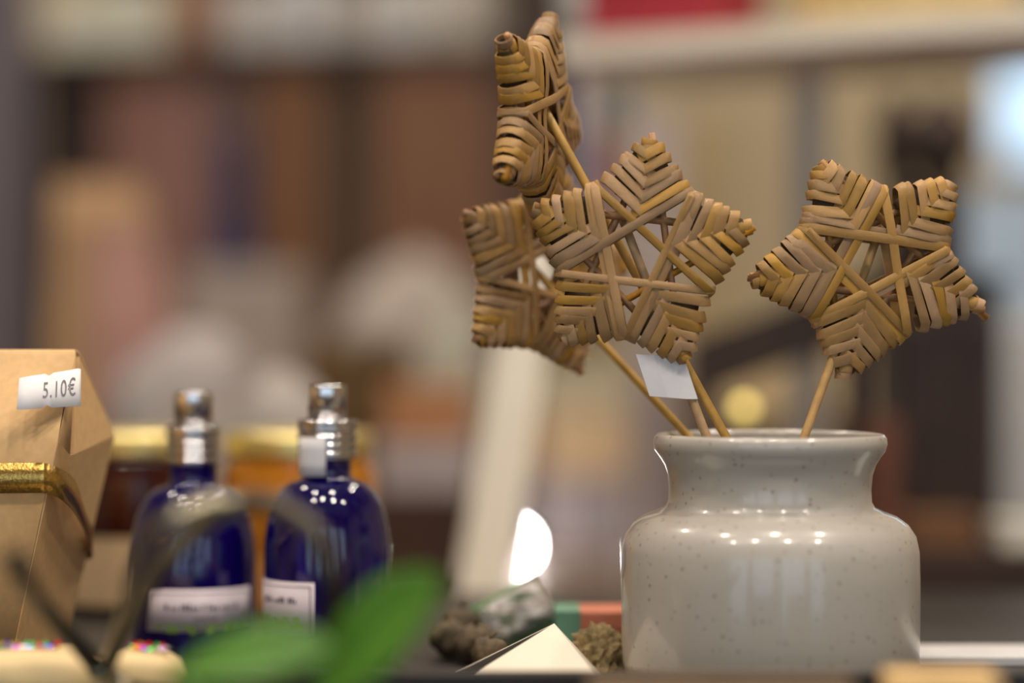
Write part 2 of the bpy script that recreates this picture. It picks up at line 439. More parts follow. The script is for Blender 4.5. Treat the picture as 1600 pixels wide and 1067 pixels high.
    if flag:
        f0, f1, wv, hv = flag      # fractions along stem top->entry, flag reach vector
        a = top.lerp(entry, f0); b_ = top.lerp(entry, f1); dr_ = (b_-a)
        rt = Vector((1, 0, 0)); g = .0024
        vs = []
        side = wv
        bk = Vector((0, g, 0))
        ring = [a-bk+rt*g*1.3, a-bk*1.2-rt*g*.6, a-bk*1.0+side*.55, a-bk*.3+side]
        vs1 = [q for q in ring]+[q+dr_+side*.06 for q in ring]
        ringb = [a+bk+rt*g*1.3, a+bk*1.1-rt*g*.6, a+bk*.6+side*.55, a-bk*.1+side]
        vs1 += [q for q in ringb]+[q+dr_+side*.06 for q in ringb]
        fs = [(k, k+1, k+5, k+4) for k in range(3)]+[(8+k, 9+k, 13+k, 12+k) for k in range(3)]+[(0, 4, 12, 8), (3, 7, 15, 11)]
        mk('price_flag', vs1, fs, paperw, root, False, off, label='blank white paper flag folded round the stem')
    return root

px = 1/F
star('front straw star facing the camera, white paper flag on its stem', P(995, 400, .985), math.radians(-4),
     [(83.6, 181*px), (155.7, 174*px), (228.5, 172*px), (295, 176*px), (374.4-.0, 180*px)][:5], 11, P(1104, 682, .985), flag=(.66, .84, Vector((-.0165, -.002, .0012)), 0))
star('rightmost straw star, alone on its own short stem', P(1360, 412, .995), math.radians(6),
     [(43.9, 180*px), (117.8, 172*px), (188.3, 190*px), (256, 182*px), (339, 186*px)], 23, P(1257, 682, .985), notch=.66, ext=4)
star('topmost straw star seen nearly edge-on', P(838, 188, 1.005), math.radians(69),
     [(70, 182*px), (142, 180*px), (214, 178*px), (286, 178*px), (358, 178*px)], 37, P(1134, 682, .990), notch=.60, thick=.135, behind=-1., reach=.25)
star('blurred straw star behind, half hidden by the front star', P(848, 424, 1.05), math.radians(34),
     [(6, 170*px), (78, 168*px), (150, 172*px), (222, 170*px), (294, 176*px)], 51, P(1072, 678, 1.020))

# ------------------------------------------------------------------ kraft paper gift box
O = P(90, 690, .98); wdir = Vector((.987, -.157, 0)); ddir = Vector((.157, .987, 0)); up = Vector((0, 0, 1))
kb = thing('kraft_gift_box', 'brown kraft paper gift box with folded top, gold ribbon and price sticker', 'gift box', (O+wdir*(-.065)+ddir*.036)*1)
kb.location.z = ZT; off = Vector(kb.location)
def K(w_, d_, z_): q = O+wdir*w_+ddir*d_; return Vector((q.x, q.y, CZ+z_))
W = .13; zs, zr, zb = -.0407, -.0036, -.1388; tp = .0228
def panel(name, pts, faces, m=kraft, th=.0005):
    o = mk(name, pts, faces, m, kb, False, off)
    s = o.modifiers.new('paper', 'SOLIDIFY'); s.thickness = th; s.offset = 0
    if 'front' in name or 'back' in name: o.data.polygons.foreach_set('use_smooth', [True]*len(o.data.polygons))
    return o
# front panel with a softly rolled top edge
def fp(d_sh, sgn, d_r):
    pts = []
    rows = [(zb, d_sh+sgn*.003, tp), (zs-.03, d_sh+sgn*.001, tp*.33), (zs, d_sh, 0)]
    for k in range(1, 5):
        t_ = k/5; rows.append((zs+(zr-.004-zs)*t_, d_sh+(d_r-sgn*.003-d_sh)*t_-sgn*.0022*math.sin(PI*t_), 0+.0034*t_))
    rows += [(zr-.0028, d_r-sgn*.0030, .0034), (zr-.0008, d_r-sgn*.0016, .004), (zr, d_r, .005)]
    for (z_, d_, ins) in rows:
        for t_ in (0, .25, .5, .75, 1): pts.append(K(-ins-(W-2*ins)*t_, d_, z_))
    fs = [(r*5+c, r*5+c+1, r*5+c+6, r*5+c+5) for r in range(len(rows)-1) for c in range(4)]
    return pts, fs
o = panel('front_panel', *fp(0, 1, .0345)); 
o = panel('back_panel', *fp(.072, -1, .0355))
for side in (0, 1):
    def S(w_, d_, z_): return K(w_ if not side else -W-w_, d_, z_)
    A, B_ = S(0, 0, zs), S(0, .072, zs)
    Mf, Mb = S(-.0008, .0166, zs-.006), S(-.0008, .0208, zs-.006)
    Rf, Rb, Ri = S(-.0036, .0318, zr-.0034), S(-.0036, .0366, zr-.0028), S(-.032, .035, zr-.004)
    Ab, Bb = S(-tp, .003, zb), S(-tp, .069, zb); Mi = S(-.03, .0195, zs-.004)
    panel('front_gusset', [A, Rf, Mf, Ri, Mi], [(0, 1, 2), (1, 3, 4, 2)], th=.0004)
    panel('rear_gusset', [B_, Rb, Mb, Ri, Mi], [(0, 1, 2), (1, 3, 4, 2)], th=.0004)
    panel('side_panel', [A, Mf, Mb, B_, Bb, Ab, S(-tp*.5+.001, .036, (zs+zb)/2+.01)], [(0, 1, 6), (1, 2, 6), (2, 3, 6), (3, 4, 6), (4, 5, 6), (5, 0, 6)])
panel('base', [K(-tp, .003, zb), K(-W+tp, .003, zb), K(-W+tp, .069, zb), K(-tp, .069, zb)], [(0, 1, 2, 3)])
# gold ribbon
rp = [(-W-.001, .04, -.066), (-W-.001+.003, -.0012, -.0585), (-W*.5, -.0022, -.0565), (-.012, -.0020, -.0553), (-.0045, -.0012, -.0555), (.0000, .006, -.0585), (-.0006, .022, -.0640), (-.0030, .040, -.0735), (-.0058, .056, -.0830), (-.0105, .0715, -.0885), (-.025, .0755, -.088), (-W*.5, .0775, -.08), (-W+.01, .077, -.072), (-W-.002, .068, -.068)]
pts = bez([K(*q) for q in rp], 60)
vs = []; hw = .0061
for i, q in enumerate(pts):
    f = i/len(pts); tw = (ddir*.0016*math.sin((f-.36)*24) if .36 < f < .62 else Vector())
    vs += [q+up*hw+tw, q+tw*.2, q-up*hw-tw]
fs = []
for i in range(len(pts)-1):
    for k in range(2): fs.append((i*3+k, i*3+k+1, i*3+k+4, i*3+k+3))
rb = mk('ribbon', vs, fs, goldm, kb, True, off, label='gold ribbon'); s = rb.modifiers.new('cloth', 'SOLIDIFY'); s.thickness = .0003
# sticker, with small notches in its upper and lower edge
s0 = P(27, 640, .974); s1 = P(127, 634, .992); s2 = P(127, 577, 1.000); s3 = P(31, 589, .984)
def stq(u, v):
    q = (s0*(1-u)+s1*u)*(1-v)+(s3*(1-u)+s2*u)*v
    q = q+Vector((0, -.0012-.0010*math.sin(u*PI), .0010*(u-.45)*abs(u-.45)*2*(v)))
    return q
top_e = [(0, 1), (.20, 1), (.42, 1), (.455, .96), (.49, .93), (.525, .96), (.56, 1), (.8, 1), (.95, 1.0), (1, .97)]
bot_e = [(0, 0), (.20, 0), (.41, 0), (.44, .05), (.475, .08), (.51, .05), (.545, 0), (.8, 0), (.95, 0), (1, .0)]
vs = [stq(*a) for a in top_e]+[stq((a[0]+b_[0])/2, .5) for a, b_ in zip(top_e, bot_e)]+[stq(*a) for a in bot_e]
n = len(top_e); fs = []
for i in range(n-1): fs += [(i, i+1, n+i+1, n+i), (n+i, n+i+1, 2*n+i+1, 2*n+i)]
sk = mk('price_sticker', vs, fs, paperw, kb, True, off, label='white paper price sticker reading 5.10€'); s = sk.modifiers.new('paper', 'SOLIDIFY'); s.thickness = .00015; s.offset = 0
text_mesh('price_lettering', '5.10€', 1.0, inkm, sk, lambda c: stq(.395+c.x*.205, .30+c.y*.66)+Vector((0, -.00045, 0))-off, extrude=0)

# ------------------------------------------------------------------ cobalt spray bottles
def bottle(label, pxc, d, s, lab0, lab1, ztop_px, sticker=None, cs=1.0):
    x = X(pxc, d); k = d/F
    t = thing('spray_bottle', label, 'bottle', (x, d, ZT), 0, 'cobalt spray bottles')
    R = 98*k*s; nk = 37*k*s
    zc = (Z(ztop_px, d)-ZT)                  # pump top
    zn1 = zc-118*k*s; zn0 = zc-148*k*s       # neck top/bottom
    zsz = zc-260*k*s                         # shoulder end
    prof = [(0, .0005), (R*.90, .0005), (R*.97, .002), (R, .005), (R, zsz)]
    for i in range(1, 9):
        a = i/8*PI/2*.93; prof.append((nk+(R-nk)*math.cos(a)**.85, zsz+(zn0-zsz)*math.sin(a)))
    prof += [(nk*1.02, zn0+.001), (nk, zn0+.003), (nk, zn1), (nk*1.06, zn1+.0005), (nk*1.06, zn1+.003), (0, zn1+.003)]
    lathe('body', prof, bluegl, t, 64)
    # ribbed collar
    rc = nk*cs; cp = [(0, zn1+.001), (rc*1.06, zn1+.001)]
    zc0, zc1 = zn1+.001, zc-62*k*s
    nr_ = 4
    for i in range(nr_):
        z0 = zc0+(zc1-zc0)*i/nr_; dz = (zc1-zc0)/nr_
        for j in range(6):
            a = j/6*PI; cp.append((rc*(1.04+.09*math.sin(a)), z0+dz*j/6))
    cp += [(rc*1.14, zc1), (rc*1.14, zc1+.0018), (rc*1.08, zc1+.0022), (rc*.75, zc1+.0025), (0, zc1+.0025)]
    lathe('collar', cp, chrome, t, 48, closed=False)
    rp_ = 30*k*s
    lathe('pump_head', [(0, zc1+.002), (rp_, zc1+.002), (rp_, zc-.0016), (rp_*.98, zc-.0006), (rp_*.93, zc-.0001), (rp_*.5, zc), (0, zc)], chrome, t, 40)
    # wrapped label
    rl = R+.0003; z1, z0 = zsz-40*k*s, .012
    vs, fs = [], []; na = 24
    a0, a1 = lab0, lab1
    for i in range(na+1):
        a = a0+(a1-a0)*i/na
        for z_ in (z1, z0): vs.append((rl*math.cos(a), rl*math.sin(a), z_))
    for i in range(na): fs.append((2*i, 2*i+1, 2*i+3, 2*i+2))
    lab = mk('label', vs, fs, mat('label_paper', (214, 200, 206), .55, var=.03, scale=100), t, True, label='pale label with a thin border, print too blurred to read')
    s_ = lab.modifiers.new('paper', 'SOLIDIFY'); s_.thickness = .0002; s_.offset = 1
    # border and lines of small print, as short marks
    rng = random.Random(int(pxc)); vs, fs = [], []
    def bar(u0, u1, zz0, zz1):
        r_ = rl+.0004; n_ = max(2, int((u1-u0)/.05)+1); b0 = len(vs)
        for i in range(n_+1):
            a = u0+(u1-u0)*i/n_
            vs.append((r_*math.cos(a), r_*math.sin(a), zz0)); vs.append((r_*math.cos(a), r_*math.sin(a), zz1))
        for i in range(n_): fs.append((b0+2*i, b0+2*i+2, b0+2*i+3, b0+2*i+1))
    bar(a0+.07, a1-.07, z1-.0020, z1-.0016); bar(a0+.07, a0+.085, z0+.002, z1-.002); bar(a1-.085, a1-.07, z0+.002, z1-.002)
    a = a0+.35
    while a < a1-.3:
        wdt = rng.uniform(.02, .05); hh = rng.choice((.0016, .0016, .0026)); bar(a, a+wdt, z1-.0092, z1-.0092+hh); a += wdt+rng.choice((.02, .02, .02, .06))
    a = a0+.8
    while a < a1-.7:
        wdt = rng.uniform(.02, .04); bar(a, a+wdt, z1-.0135, z1-.0125); a += wdt+.025
    mk('label_print', vs, fs, inkd, lab)
    vs, fs = [], []
    for i in range(16):
        aa = a0+.25+(a1-a0-.5)*i/15; bar(aa-.05, aa+.05, z0+.003, z1-.0175+.0025*math.sin(i*1.9))
    mk('label_leaf_print', vs, fs, mat('green_print', (112, 140, 70), .6, var=.3, scale=300), lab)
    if sticker:
        vs, fs = [], []; r_ = rc*1.16
        for i in range(9):
            a = sticker[0]+(sticker[1]-sticker[0])*i/8
            for j in range(4):
                z_ = sticker[2]+(sticker[3]-sticker[2])*j/3; vs.append((r_*math.cos(a), r_*math.sin(a), z_))
        for i in range(8):
            for j in range(3): fs.append((i*4+j, i*4+4+j, i*4+5+j, i*4+1+j))
        so = mk('price_sticker', vs, fs, paperw, t, True, label='white price sticker on the collar'); s_ = so.modifiers.new('paper', 'SOLIDIFY'); s_.thickness = .0003
    return t
R_ = math.radians
bottle('left of two cobalt blue spray bottles, bare silver collar', 302, 1.085, 1.0, R_(-128), R_(-22), 611)
k = 1.06/F
bottle('right of two cobalt blue spray bottles, white price sticker on its collar', 511, 1.06, 1.0, R_(-178), R_(-96), 601,
       cs=1.12, sticker=(R_(-150), R_(-88), Z(742, 1.06)-ZT, Z(682, 1.06)-ZT))

# ------------------------------------------------------------------ honey jars behind
def jar(label, pxc, d, mcont, ytop, rpx, yb, lab):
    k = d/F; x = X(pxc, d); r = rpx*k; zt = Z(ytop, d)-ZT
    t = thing('honey_jar', label, 'jar', (x, d, ZT), 0, 'preserve jars behind the bottles')
    lathe('glass', [(0, .0006), (r*.92, .0006), (r, .005), (r, zt-.022), (r*.93, zt-.015), (r*.9, zt-.012), (0, zt-.012)], mcont, t, 56)
    lathe('lid', [(0, zt-.0125), (r*.95, zt-.0125), (r*.97, zt-.011), (r*.955, zt-.009), (r*.965, zt-.0025), (r*.93, zt-.0004), (r*.85, zt), (r*.8, zt-.0008), (0, zt-.0008)], lidm, t, 56)
    zl = Z(yb, d)-ZT; vs, fs = [], []; na = 32
    for i in range(na+1):
        a = -PI+PI*i/na*1.0
        for z_ in (.006, zl): vs.append(((r+.0004)*math.cos(a), (r+.0004)*math.sin(a), z_))
    for i in range(na): fs.append((2*i, 2*i+2, 2*i+3, 2*i+1))
    mk('label', vs, fs, lab, t, True)
lab1 = mat('jar_label_beige', (196, 168, 132), .6, var=.12, scale=50)
lab2 = mat('jar_label_amber', (190, 130, 60), .6, var=.15, scale=50)
jar('jar of dark red preserve with gold lid beside the kraft box', 212, 1.25, redjam, 673, 112, 832, lab1)
jar('jar of amber honey with gold lid behind the right blue bottle', 468, 1.24, amber, 673, 120, 860, lab2)

# ------------------------------------------------------------------ foreground: decorated parcel with ribbon loops
dp = .925
creamp = mat('cream_wrapping', (222, 196, 146), .6, var=.06, scale=40, bump=.1)
holo = bpy.data.materials.new('holographic_tape'); holo.use_nodes = True; nt = holo.node_tree; b = nt.nodes['Principled BSDF']
tc = nt.nodes.new('ShaderNodeTexCoord'); vo = nt.nodes.new('ShaderNodeTexVoronoi'); vo.inputs['Scale'].default_value = 420
nt.links.new(tc.outputs['Object'], vo.inputs['Vector'])
hs = nt.nodes.new('ShaderNodeHueSaturation'); hs.inputs['Saturation'].default_value = 1.6; hs.inputs['Value'].default_value = 1.
nt.links.new(vo.outputs['Color'], hs.inputs['Color']); nt.links.new(hs.outputs[0], b.inputs['Base Color'])
b.inputs['Metallic'].default_value = 1.; b.inputs['Roughness'].default_value = .22
greyrib = mat('grey_satin_ribbon', (150, 142, 120), .3, metal=.8, var=.1, scale=60)
zp = Z(1010, dp)-ZT
pc = thing('wrapped_parcel', 'small cream wrapped parcel with holographic tape and grey ribbon loops, bottom left corner', 'parcel', (X(120, dp), dp, ZT))
# the body: two puffed halves pulled in by the tie
vs, fs = [], []; nx, nr_ = 33, 20
Lx = .112
for i in range(nx):
    u = -1+2*i/(nx-1); x_ = u*Lx*.5-.014
    pinch = 1-.42*math.exp(-((u-.42)/.13)**2)
    endr = (1-abs(u)**6)**.5 if abs(u) < 1 else .02
    for k in range(nr_):
        a = 2*PI*k/nr_
        cy, cz = math.cos(a), math.sin(a)
        ex = lambda q: math.copysign(abs(q)**.6, q)
        rr = pinch*max(endr, .05)*(1+.05*noise.noise(Vector((u*4, cy*2, cz*2))))
        vs.append((x_, ex(cy)*.020*rr, zp*.5*max(.4, 1)*(1+ex(cz)*rr*.98)-(.0 if 1 else 0)))
for i in range(nx-1):
    for k in range(nr_): fs.append((i*nr_+k, i*nr_+(k+1) % nr_, (i+1)*nr_+(k+1) % nr_, (i+1)*nr_+k))
fs.append(tuple(range(nr_))); fs.append(tuple(range((nx-1)*nr_, nx*nr_)))
mk('wrapping', vs, fs, creamp, pc, True)
for (x0, x1) in ((-.066, -.006), (.0205, .036)):
    pts = [Vector((x0+(x1-x0)*i/10, -.0035+.0015*math.sin(i), zp*(1.005-.06*((x0+(x1-x0)*i/10+.014)/.05)**6)+.0005)) for i in range(11)]
    strip('holographic_tape', pts, [Vector((0, -.45, 1)).normalized()]*11,   .0034, .0004, holo, pc)['label'] = 'glittering holographic tape'
rngc = random.Random(3)  # coloured chips stand in for the tape's glints
for i, (pxx, colr) in enumerate(((2, (230, 190, 60)), (12, (120, 90, 200)), (24, (220, 190, 70)), (42, (60, 220, 140)), (52, (70, 230, 120)), (62, (240, 50, 60)), (72, (60, 220, 120)), (90, (250, 50, 70)), (214, (250, 50, 50)), (221, (240, 150, 40)), (232, (250, 60, 50)), (246, (60, 210, 70)), (253, (250, 60, 40)))):
    x_ = X(pxx, dp-.004)-X(120, dp); y_ = -.0055+rngc.uniform(-.001, .001); zz_ = zp*(1.005-.06*((x_+.014)/.05)**6)+.0022
    r_ = .0016; vs = [(x_, y_, zz_+.0006)]+[(x_+r_*math.cos(k*PI/3), y_+r_*.6*math.sin(k*PI/3), zz_-.0007+.0004*math.sin(k*PI/3)) for k in range(6)]
    mk('glint_chip', vs, [(0, k+1, (k+1) % 6+1) for k in range(6)]+[(6, 5, 4, 3, 2, 1)], mat('glint_%d_%d_%d' % colr, colr, .18, metal=.55, var=0), pc)
kx = Vector((X(158, .89), .89, Z(1046, .89)))
shaderib = mat('shaded_ribbon', (72, 62, 48), .35, metal=.3, var=.1, scale=60)  # darker copy of the grey ribbon, shade of its turned loop painted in
def rib(name, pl, width, roll, par=pc, m=None):
    pts = bez([P(*q) for q in pl], 40); vs = []
    n_ = len(pts)
    for i, q in enumerate(pts):
        t_ = (pts[min(i+1, n_-1)]-pts[max(i-1, 0)]).normalized()
        f = i/(n_-1); a = roll[0]+(roll[1]-roll[0])*f
        nrm = Vector((0, 1, 0)); wv = t_.cross(nrm).normalized()*math.cos(a)+nrm*math.sin(a)
        for s_ in (-.5, 0, .5): vs.append(q+wv*width*s_+t_.cross(wv)*(.0008 if s_ == 0 else 0))
    fs = []
    for i in range(n_-1):
        for k in range(2): fs.append((i*3+k, i*3+k+1, i*3+k+4, i*3+k+3))
    o = mk(name, vs, fs, m or greyrib, par, True, Vector(par.location)); s = o.modifiers.new('cloth', 'SOLIDIFY'); s.thickness = .0003
rib('ribbon_loop', [(158, 1046, .89), (185, 975, .85), (208, 890, .81), (255, 820, .785), (325, 788, .79), (372, 790, .795)], .0064, (.9, .35))
rib('ribbon_loop', [(165, 1046, .89), (205, 965, .86), (250, 885, .83), (305, 830, .82), (352, 798, .81), (384, 794, .805)], .0066, (.6, .2))
rib('ribbon_loop', [(340, 794, .80), (385, 784, .80), (440, 794, .795), (495, 838, .79), (522, 905, .79), (512, 985, .80), (455, 1060, .83), (330, 1090, .865), (200, 1075, .885), (165, 1050, .89)], .0074, (.2, .5), m=shaderib)
rib('ribbon_tail', [(158, 1050, .89), (120, 1005, .86), (75, 955, .82), (38, 905, .78), (18, 860, .775)], .0085, (.3, .2), m=shaderib)
rib('ribbon_tail', [(158, 1046, .89), (172, 1060, .875), (190, 1080, .865), (195, 1100, .865)], .0090, (.3, .8))
lathe('ribbon_knot', [(0, -.004), (.004, -.003), (.0055, 0), (.004, .003), (0, .004)], greyrib, pc, 16, loc=tuple(kx-Vector(pc.location)))

# ------------------------------------------------------------------ foreground green leaves
leafm = mat('leaf_green', (78, 128, 36), .5, var=.2, scale=25, sss=.0, bump=.05)
leafv = mat('leaf_vein', (120, 166, 66), .5, var=.05)
def leaf(root, off, base, tip, width, nrm, bend, m=leafm, serr=0.):
    base, tip = Vector(base), Vector(tip); ax = tip-base; L = ax.length; ax.normalize()
    nrm = (nrm-ax*nrm.dot(ax)).normalized(); sd = ax.cross(nrm)
    vs, fs = [], []; nv, nu = 16, 8
    for j in range(nv+1):
        v = j/nv
        hw_ = width*.5*(math.sin(PI*v**1.25)**.62 if 0 < v < 1 else 0)
        for i in range(nu+1):
            u = -1+2*i/nu
            vs.append(base+ax*(L*v)+sd*(hw_*u)+nrm*(bend*4*v*(1-v)+abs(u)**1.5*hw_*.28))
    for j in range(nv):
        for i in range(nu): fs.append((j*(nu+1)+i, j*(nu+1)+i+1, (j+1)*(nu+1)+i+1, (j+1)*(nu+1)+i))
    o = mk('leaf', vs, fs, m, root, True, off); s = o.modifiers.new('blade', 'SOLIDIFY'); s.thickness = .0008
    pts = [base+ax*(L*v)+nrm*(bend*4*v*(1-v)+.0006) for v in [k/10 for k in range(11)]]
    q = tube('midrib', pts, [.0009*(1-.7*k/10) for k in range(11)], leafv, o, 6, off)
    return o
lf = thing('leaf_sprig', 'sprig of two broad green leaves in front of the blue bottles', 'leaf sprig', (X(470, .757), .757, ZT))
off = Vector(lf.location)
leaf(lf, off, P(262, 1062, .752), P(522, 1012, .742), .0215, Vector((-.12, -.75, .8)), .0030)
leaf(lf, off, P(490, 1112, .765), P(694, 897, .745), .0285, Vector((-.75, -.9, .35)), .002)
tube('stalk', [P(262, 1062, .752), P(300, 1085, .752), P(400, 1115, .753), Vector((X(470, .755), .757, ZT+.0014))], .0012, leafm, lf, 8, off)
tube('stalk', [P(490, 1112, .765), P(484, 1122, .763), Vector((X(470, .757), .757, ZT+.0014)), Vector((X(440, .76), .765, ZT+.0014))], .0012, leafm, lf, 8, off)

# ------------------------------------------------------------------ small things on the table, middle
ivory = mat('ivory_card', (232, 220, 200), .65, var=.03, scale=60)
tc_ = thing('tent_card', 'white folded paper card leaning beside the vase', 'card', (X(835, .955), .96, ZT))
off = Vector(tc_.location)
a, b_, c_ = P(690, 1056, .95), P(953, 1056, .95), P(866, 974, .985)
a.z = ZT+.0006; b_.z = ZT+.0006
vs = []
for k in range(9):
    t_ = k/8; q = a.lerp(b_, t_); q.z += .0022*math.sin(PI*t_); q.y -= .004*math.sin(PI*t_); vs.append(q)
nb = len(vs); vs.append(c_)
fs = [(k, k+1, nb) for k in range(nb-1)]
o = mk('front_leaf', vs, fs, ivory, tc_, False, off); s = o.modifiers.new('paper', 'SOLIDIFY'); s.thickness = .0005
d1, d2 = Vector((a.x+.004, 1.012, ZT+.0006)), Vector((b_.x-.002, 1.015, ZT+.0006))
o = mk('rear_leaf', [d1, d2, c_+Vector((0, .0004, 0)), b_+Vector((0, .001, 0))], [(0, 1, 2), (1, 3, 2)], ivory, tc_, False, off); s = o.modifiers.new('paper', 'SOLIDIFY'); s.thickness = .0005

# printed sachet: a puffy tilted packet
pm = bpy.data.materials.new('printed_sachet'); pm.use_nodes = True; nt = pm.node_tree; b = nt.nodes['Principled BSDF']
tc = nt.nodes.new('ShaderNodeTexCoord'); mp = nt.nodes.new('ShaderNodeMapping'); mp.inputs['Rotation'].default_value = (0, .6, 0); mp.inputs['Scale'].default_value = (1, 1, 2.4)
nz = nt.nodes.new('ShaderNodeTexNoise'); nz.inputs['Scale'].default_value = 95; nz.inputs['Detail'].default_value = 2
nt.links.new(tc.outputs['Object'], mp.inputs[0]); nt.links.new(mp.outputs[0], nz.inputs['Vector'])
cr = nt.nodes.new('ShaderNodeValToRGB'); e = cr.color_ramp.elements
e[0].position = .34; e[0].color = lin((70, 92, 60))+(1,); e[1].position = .44; e[1].color = lin((158, 152, 140))+(1,)
q = e.new(.52); q.color = lin((222, 216, 214))+(1,); q = e.new(.60); q.color = lin((130, 104, 82))+(1,); q = e.new(.66); q.color = lin((214, 206, 206))+(1,)
nt.links.new(nz.outputs['Fac'], cr.inputs[0]); nt.links.new(cr.outputs[0], b.inputs['Base Color']); b.inputs['Roughness'].default_value = .3
def packet(name, label, cat, cx, cy, zc, L, H, Th, roll, yaw, m, edge_m, group=None):
    t = thing(name, label, cat, (cx, cy, ZT)); vs, fs = [], []; n1, n2 = 12, 10
    Rm_ = Matrix.Rotation(yaw, 3, 'Z') @ Matrix.Rotation(-.35, 3, 'X') @ Matrix.Rotation(roll, 3, 'Y')
    for s_ in (1, -1):
        for i in range(n1+1):
            for j in range(n2+1):
                u, v = -1+2*i/n1, -1+2*j/n2
                th = Th*.5*((1-u**4)*(1-v**4))**.6
                th *= 1+.35*noise.noise(Vector((u*2.2, v*2.2, s_*3)))
                vs.append(Rm_ @ Vector((u*L*.5, -s_*th, v*H*.5)))
    for s_ in (0, 1):
        b0 = s_*(n1+1)*(n2+1)
        for i in range(n1):
            for j in range(n2): fs.append((b0+i*(n2+1)+j, b0+(i+1)*(n2+1)+j, b0+(i+1)*(n2+1)+j+1, b0+i*(n2+1)+j+1))
    zmin = min(v.z for v in vs); vs = [v+Vector((0, 0, -zmin+.0004)) for v in vs]
    o = mk('pouch', vs, fs, m, t, True)
    bm = bmesh.new(); bm.from_mesh(o.data); bmesh.ops.remove_doubles(bm, verts=bm.verts, dist=1e-5); bmesh.ops.recalc_face_normals(bm, faces=bm.faces); bm.to_mesh(o.data); bm.free()
    ev = [Vector((-L*.5, 0, H*.5)), Vector((L*.5, 0, H*.5))]
    for z_ in (.5, -.5):
        pts = [Rm_ @ Vector((-L*.5+L*k/8, 0, z_*H))+Vector((0, 0, -zmin+.0004)) for k in range(9)]
        strip('sealed_edge', pts, [Rm_ @ Vector((0, -1, 0))]*9, .004, .0006, edge_m, t)
    return t
greenp = mat('green_foil', (84, 128, 72), .4, var=.15, scale=60)
packet('printed_sachet', 'crumpled green and white printed sachet behind the folded card', 'sachet', X(806, 1.085), 1.085, 0, .034, .021, .012, R_(-28), R_(8), pm, greenp)
# dried seed pods
podm = mat('dried_pod', (92, 78, 58), .8, var=.6, scale=200, bump=.5)
rng = random.Random(5)
pod_lab = ['dried brown pod right beside the green leaf tip', 'dried brown pod leaning on the printed sachet', 'dried brown pod at the foot of the white post', 'largest dried brown pod beside the folded card']
for i, (pxx, dd_, rr) in enumerate(((702, 1.06, .0086), (744, 1.045, .0088), (722, 1.085, .0104), (764, 1.02, .0072))):
    bm = bmesh.new(); bmesh.ops.create_icosphere(bm, subdivisions=3, radius=1)
    for v in bm.verts:
        f = 1+.28*noise.noise(v.co*2.1+Vector((i*7, 0, 0)))+.12*noise.noise(v.co*6)
        v.co = Vector((v.co.x*rr*1.1*f, v.co.y*rr*f, v.co.z*rr*.95*f))
    zmin = min(v.co.z for v in bm.verts)
    for v in bm.verts: v.co.z -= zmin
    me = bpy.data.meshes.new('husk'); bm.to_mesh(me); bm.free(); me.materials.append(podm)
    me.polygons.foreach_set('use_smooth', [True]*len(me.polygons))
    t = thing('dried_pod', pod_lab[i], 'seed pod', (X(pxx, dd_), dd_, ZT), rng.uniform(0, 6), 'dried pods on the table')
    o = bpy.data.objects.new('husk', me); C.objects.link(o); o.parent = t
    tube('stalk', [(0, 0, rr*1.6), (.001, 0, rr*2.0), (.003, .001, rr*2.3)], .0009, podm, t, 6)
coral = mat('coral_print', (206, 124, 96), .6, var=.12, scale=60)
teal = mat('teal_print', (104, 150, 124), .6, var=.1, scale=60)
moss = mat('dried_moss', (150, 130, 92), .9, var=.45, scale=260, bump=.6)
x0 = X(872, 1.05); x1 = X(985, 1.05)
t = thing('coral_packet', 'small coral and teal box beside the vase', 'box', ((x0+x1)/2, 1.07, ZT))
hw = (x1-x0)/2; zt_ = Z(955, 1.06)-ZT
box('carton', -hw, hw, -.012, .02, 0, zt_*.93, coral, t, .001)
box('lid', -hw-.0008, hw+.0008, -.0128, .0208, zt_*.60, zt_, coral, t, .001)
box('teal_band', -hw-.0012, -hw+.010, -.0134, .0214, .0, zt_+.0004, teal, t, .0005)
bm = bmesh.new(); bmesh.ops.create_icosphere(bm, subdivisions=4, radius=1)
for v in bm.verts:
    f = 1+.3*noise.noise(v.co*4)+.2*noise.noise(v.co*11)
    v.co = Vector((v.co.x*.0125*f, v.co.y*.009*f, max(-.006, v.co.z*.013*f)+.006))
me = bpy.data.meshes.new('moss_tuft'); bm.to_mesh(me); bm.free(); me.materials.append(moss)
o = bpy.data.objects.new('moss_tuft', me); C.objects.link(o); o.location = (X(936, 1.005), 1.02, ZT)
tag(o, 'small tuft of dried moss between card and vase', 'moss')

# right side: white board behind the vase, tan block in front
t = thing('white_board', 'white painted board lying on the table right of the vase', 'board', (X(1600, 1.02)+.02, 1.0, ZT))
box('slab', -.085, .12, .032, .075, 0, .0045, mat('white_board_paint', (206, 204, 204), .4, var=.03, scale=30), t, .001)
t = thing('tan_block', 'tan wooden block at the bottom right edge, in front of the vase', 'block', (X(1470, .80), .80, ZT))
box('block_body', -.0185, .0185, -.012, .012, 0, Z(1052, .80)-ZT, mat('tan_wood', (226, 186, 126), .6, var=.1, scale=50), t, .0015, seg=3)
t = thing('wooden_tray_edge', 'low brown wooden strip in front of the vase foot', 'wooden strip', (X(1130, .80), .80, ZT))
box('strip_body', -.045, .042, -.010, .012, 0, .0045, mat('brown_wood_step', (150, 122, 92), .6, var=.1, scale=50), t, .0012)
box('raised_lip', -.045, .042, -.010, -.004, .0045, Z(1056, .80)-ZT, MATS['brown_wood_step'], t, .0012)

